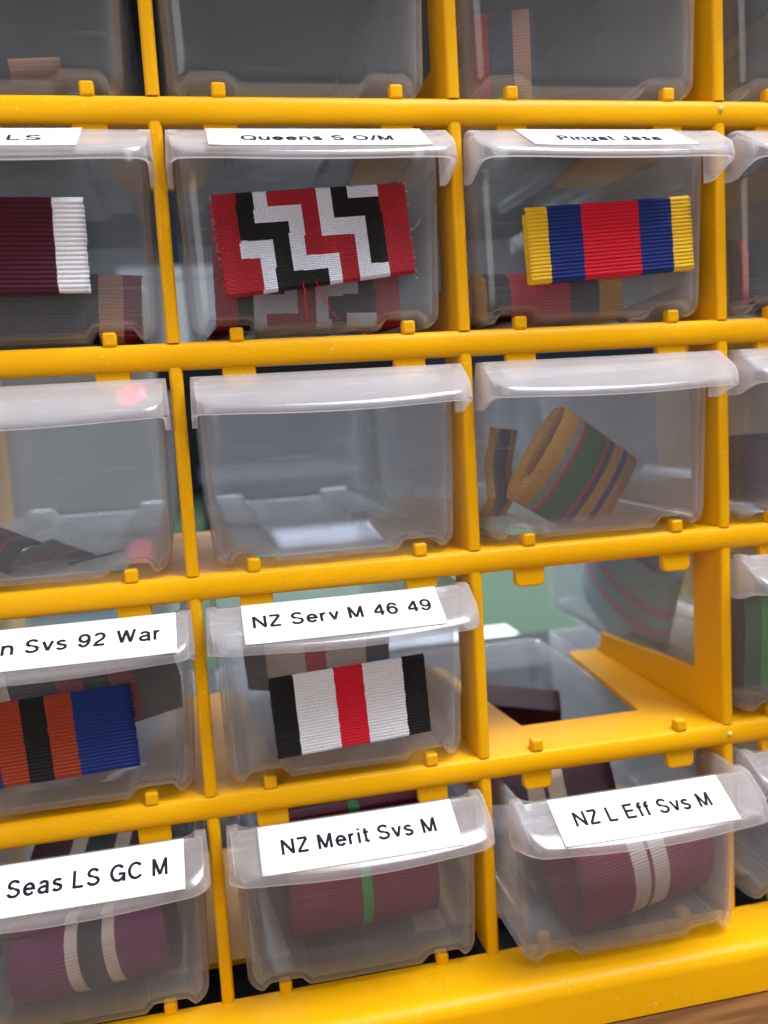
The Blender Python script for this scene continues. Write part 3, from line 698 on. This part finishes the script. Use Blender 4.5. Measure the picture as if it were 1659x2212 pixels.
strip('ribbon_end', [(0, 20), (1.5, 12), (0.5, 5), (3, 1), (10, 0.4)], 12, [(3, 'gold'), (1.2, 'green'), (5, 'violet'), (3, 'gold')], (66.5, 15, -80.5), (0.0, 0.1, 0.75),
      'gold edged ribbon end curling up the left wall beside the tilted loop')
# maroon lengths trailing to the back of the bottom drawers
strip('ribbon_strip', [(-6, 12), (6, 17), (18, 15), (30, 7), (36, -1)], 32, [(12, 'maroon'), (4, 'cream'), (1, 'maroon'), (4, 'cream'), (12, 'maroon')], (76, 22, -158), (0, 0, -0.25),
      'dark maroon ribbon with two pale stripes trailing to the back of the pulled out drawer')
strip('folded_ribbon', [(0, 0), (4, 9), (12, 12), (20, 9), (26, 2)], 26, [(1, 'maroon')], (75, 44, -143), (0.0, 0.12, -0.3), 'plain dark maroon ribbon fold seen low through the empty bay')
strip('ribbon_strip', [(0, 10), (20, 18), (45, 14), (70, 6)], 31, [(15, 'maroon'), (2.2, 'green'), (14.5, 'maroon')], (29, 32, -160), (0, 0, 0.05),
      'dark maroon ribbon with a green stripe behind the wine red roll')
strip('ribbon_strip', [(0, 10), (20, 17), (45, 12), (70, 4)], 30, [(8, 'maroon'), (3, 'cream'), (6, 'black'), (3, 'cream'), (8, 'maroon')], (-26, 30, -160), (0, 0, -0.15),
      'dark ribbon with pale stripes trailing behind the purple roll')

# ------------------------------------------------------------------ surroundings
WOOD, nt, out = newmat('table_wood')
b = N(nt, 'ShaderNodeBsdfPrincipled', Roughness=0.42); nt.links.new(b.outputs[0], out.inputs[0])
tc = N(nt, 'ShaderNodeTexCoord'); mp = N(nt, 'ShaderNodeMapping'); mp.inputs['Scale'].default_value = (18, 180, 18); mp.inputs['Rotation'].default_value = (0, 0, 0.15)
nt.links.new(tc.outputs['Object'], mp.inputs[0])
nz = N(nt, 'ShaderNodeTexNoise', Scale=2.2, Detail=8.0, Distortion=0.6); nt.links.new(mp.outputs[0], nz.inputs['Vector'])
cr = N(nt, 'ShaderNodeValToRGB'); cr.color_ramp.elements[0].position = 0.35; cr.color_ramp.elements[1].position = 0.68
cr.color_ramp.elements[0].color = (0.09, 0.036, 0.012, 1); cr.color_ramp.elements[1].color = (0.20, 0.085, 0.030, 1)
nt.links.new(nz.outputs[0], cr.inputs[0]); nt.links.new(cr.outputs[0], b.inputs['Base Color'])
bp_ = N(nt, 'ShaderNodeBump', Strength=0.15, Distance=0.3 * S); nt.links.new(nz.outputs[0], bp_.inputs['Height']); nt.links.new(bp_.outputs[0], b.inputs['Normal'])
tb = box('table_top', -900, 1200, -500, 1500, -205, -180.0, WOOD, None, bevel=1.0); tag(tb, kind='structure')
GRN = principled('green_mat', (0.050, 0.078, 0.056), 0.95, spec=0.05, bump=(400, 0.2, 0.4), var=0.12, vscale=12)
gm = box('green_mat', -500, 1050, 190, 1250, -179.9, -177.5, GRN, None, bevel=0.5); tag(gm, 'sage green mat lying on the table behind the cabinet', 'mat')
BLK = principled('shade_black', (0.006, 0.006, 0.007), 0.9)
bm_ = box('shade_underlay', -54, 164, 2, 150, -179.9, -175.0, BLK, None, bevel=0.8); tag(bm_, 'added black tray under the bottom row of drawers', 'underlay')  # black slab stands in for the deep shade under the drawers
WALL = principled('wall_paint', (0.022, 0.038, 0.066), 0.8, var=0.3, vscale=2.5)
wl = box('wall', -1400, 1800, 1500, 1530, -205, 1500, WALL, None, bevel=0); tag(wl, kind='structure')
WHT = principled('white_box_card', (0.62, 0.66, 0.70), 0.6, var=0.15, vscale=8)
DRK = principled('dark_case', (0.010, 0.012, 0.016), 0.7, spec=0.15)
TEA = principled('teal_case', (0.08, 0.22, 0.26), 0.4)
GRY = principled('grey_case', (0.11, 0.115, 0.10), 0.6, var=0.4, vscale=8)
def cased(name, x0, x1, y0, y1, z1, mat, lidmat, label, cat):
    e = empty(name, ((x0 + x1) / 2, (y0 + y1) / 2, -177.4)); h = z1 + 177.4; hx, hy = (x1 - x0) / 2, (y1 - y0) / 2
    box('box_body', -hx, hx, -hy, hy, 0, h * 0.82, mat, e, bevel=3); box('lid', -hx - 2, hx + 2, -hy - 2, hy + 2, h * 0.82 + 0.2, h, lidmat, e, bevel=3)
    tag(e, label, cat); return e
SLT = principled('shade_board', (0.010, 0.016, 0.028), 0.85)
sb = box('shade_board', XL, XR, 16.5, 200, 46.2, 49.5, SLT, None, bevel=0.4); tag(sb, 'added dark board over the cabinet that darkens the view through the top row', 'board')  # invented board above the frame, there to darken the top row drawers
bb = empty('storage_case', (55, 158, -177.4)); box('box_body', -112, 112, -22, 22, -0.0, 22, DRK, bb, bevel=2); box('lid', -113, 113, -23, 23, 22.2, 26, DRK, bb, bevel=1.5)
tag(bb, 'long low black case close behind the bottom row of drawers', 'case')
wp = box('paper_sheet', 78, 160, 196, 292, -177.4, -176.9, WHT, None, bevel=0.1); tag(wp, 'white paper sheet lying on the green mat', 'paper')
cased('storage_case', -260, 330, 1262, 1370, 18, DRK, DRK, 'wide dark case at the far edge of the green mat', 'case')
wb = empty('storage_box', (10, 1315, 18.3)); box('box_body', -95, 95, -45, 45, 0, 130, WHT, wb, bevel=3); box('lid', -97, 97, -47, 47, 130.2, 150, WHT, wb, bevel=3)
tag(wb, 'pale box standing on the wide dark case far behind the cabinet', 'box')
cased('storage_box', -150, -20, 380, 520, 20, GRY, GRY, 'grey box far behind the left column of drawers', 'box')
cased('storage_case', 8, 150, 620, 820, -110, DRK, DRK, 'black case on the far end of the green mat', 'case')
cased('storage_case', -170, -45, 330, 420, -150, TEA, TEA, 'low teal case behind the left column', 'case')
cased('storage_box', 60, 180, 480, 560, -150, WHT, WHT, 'low white box on the green mat behind the cabinet', 'box')
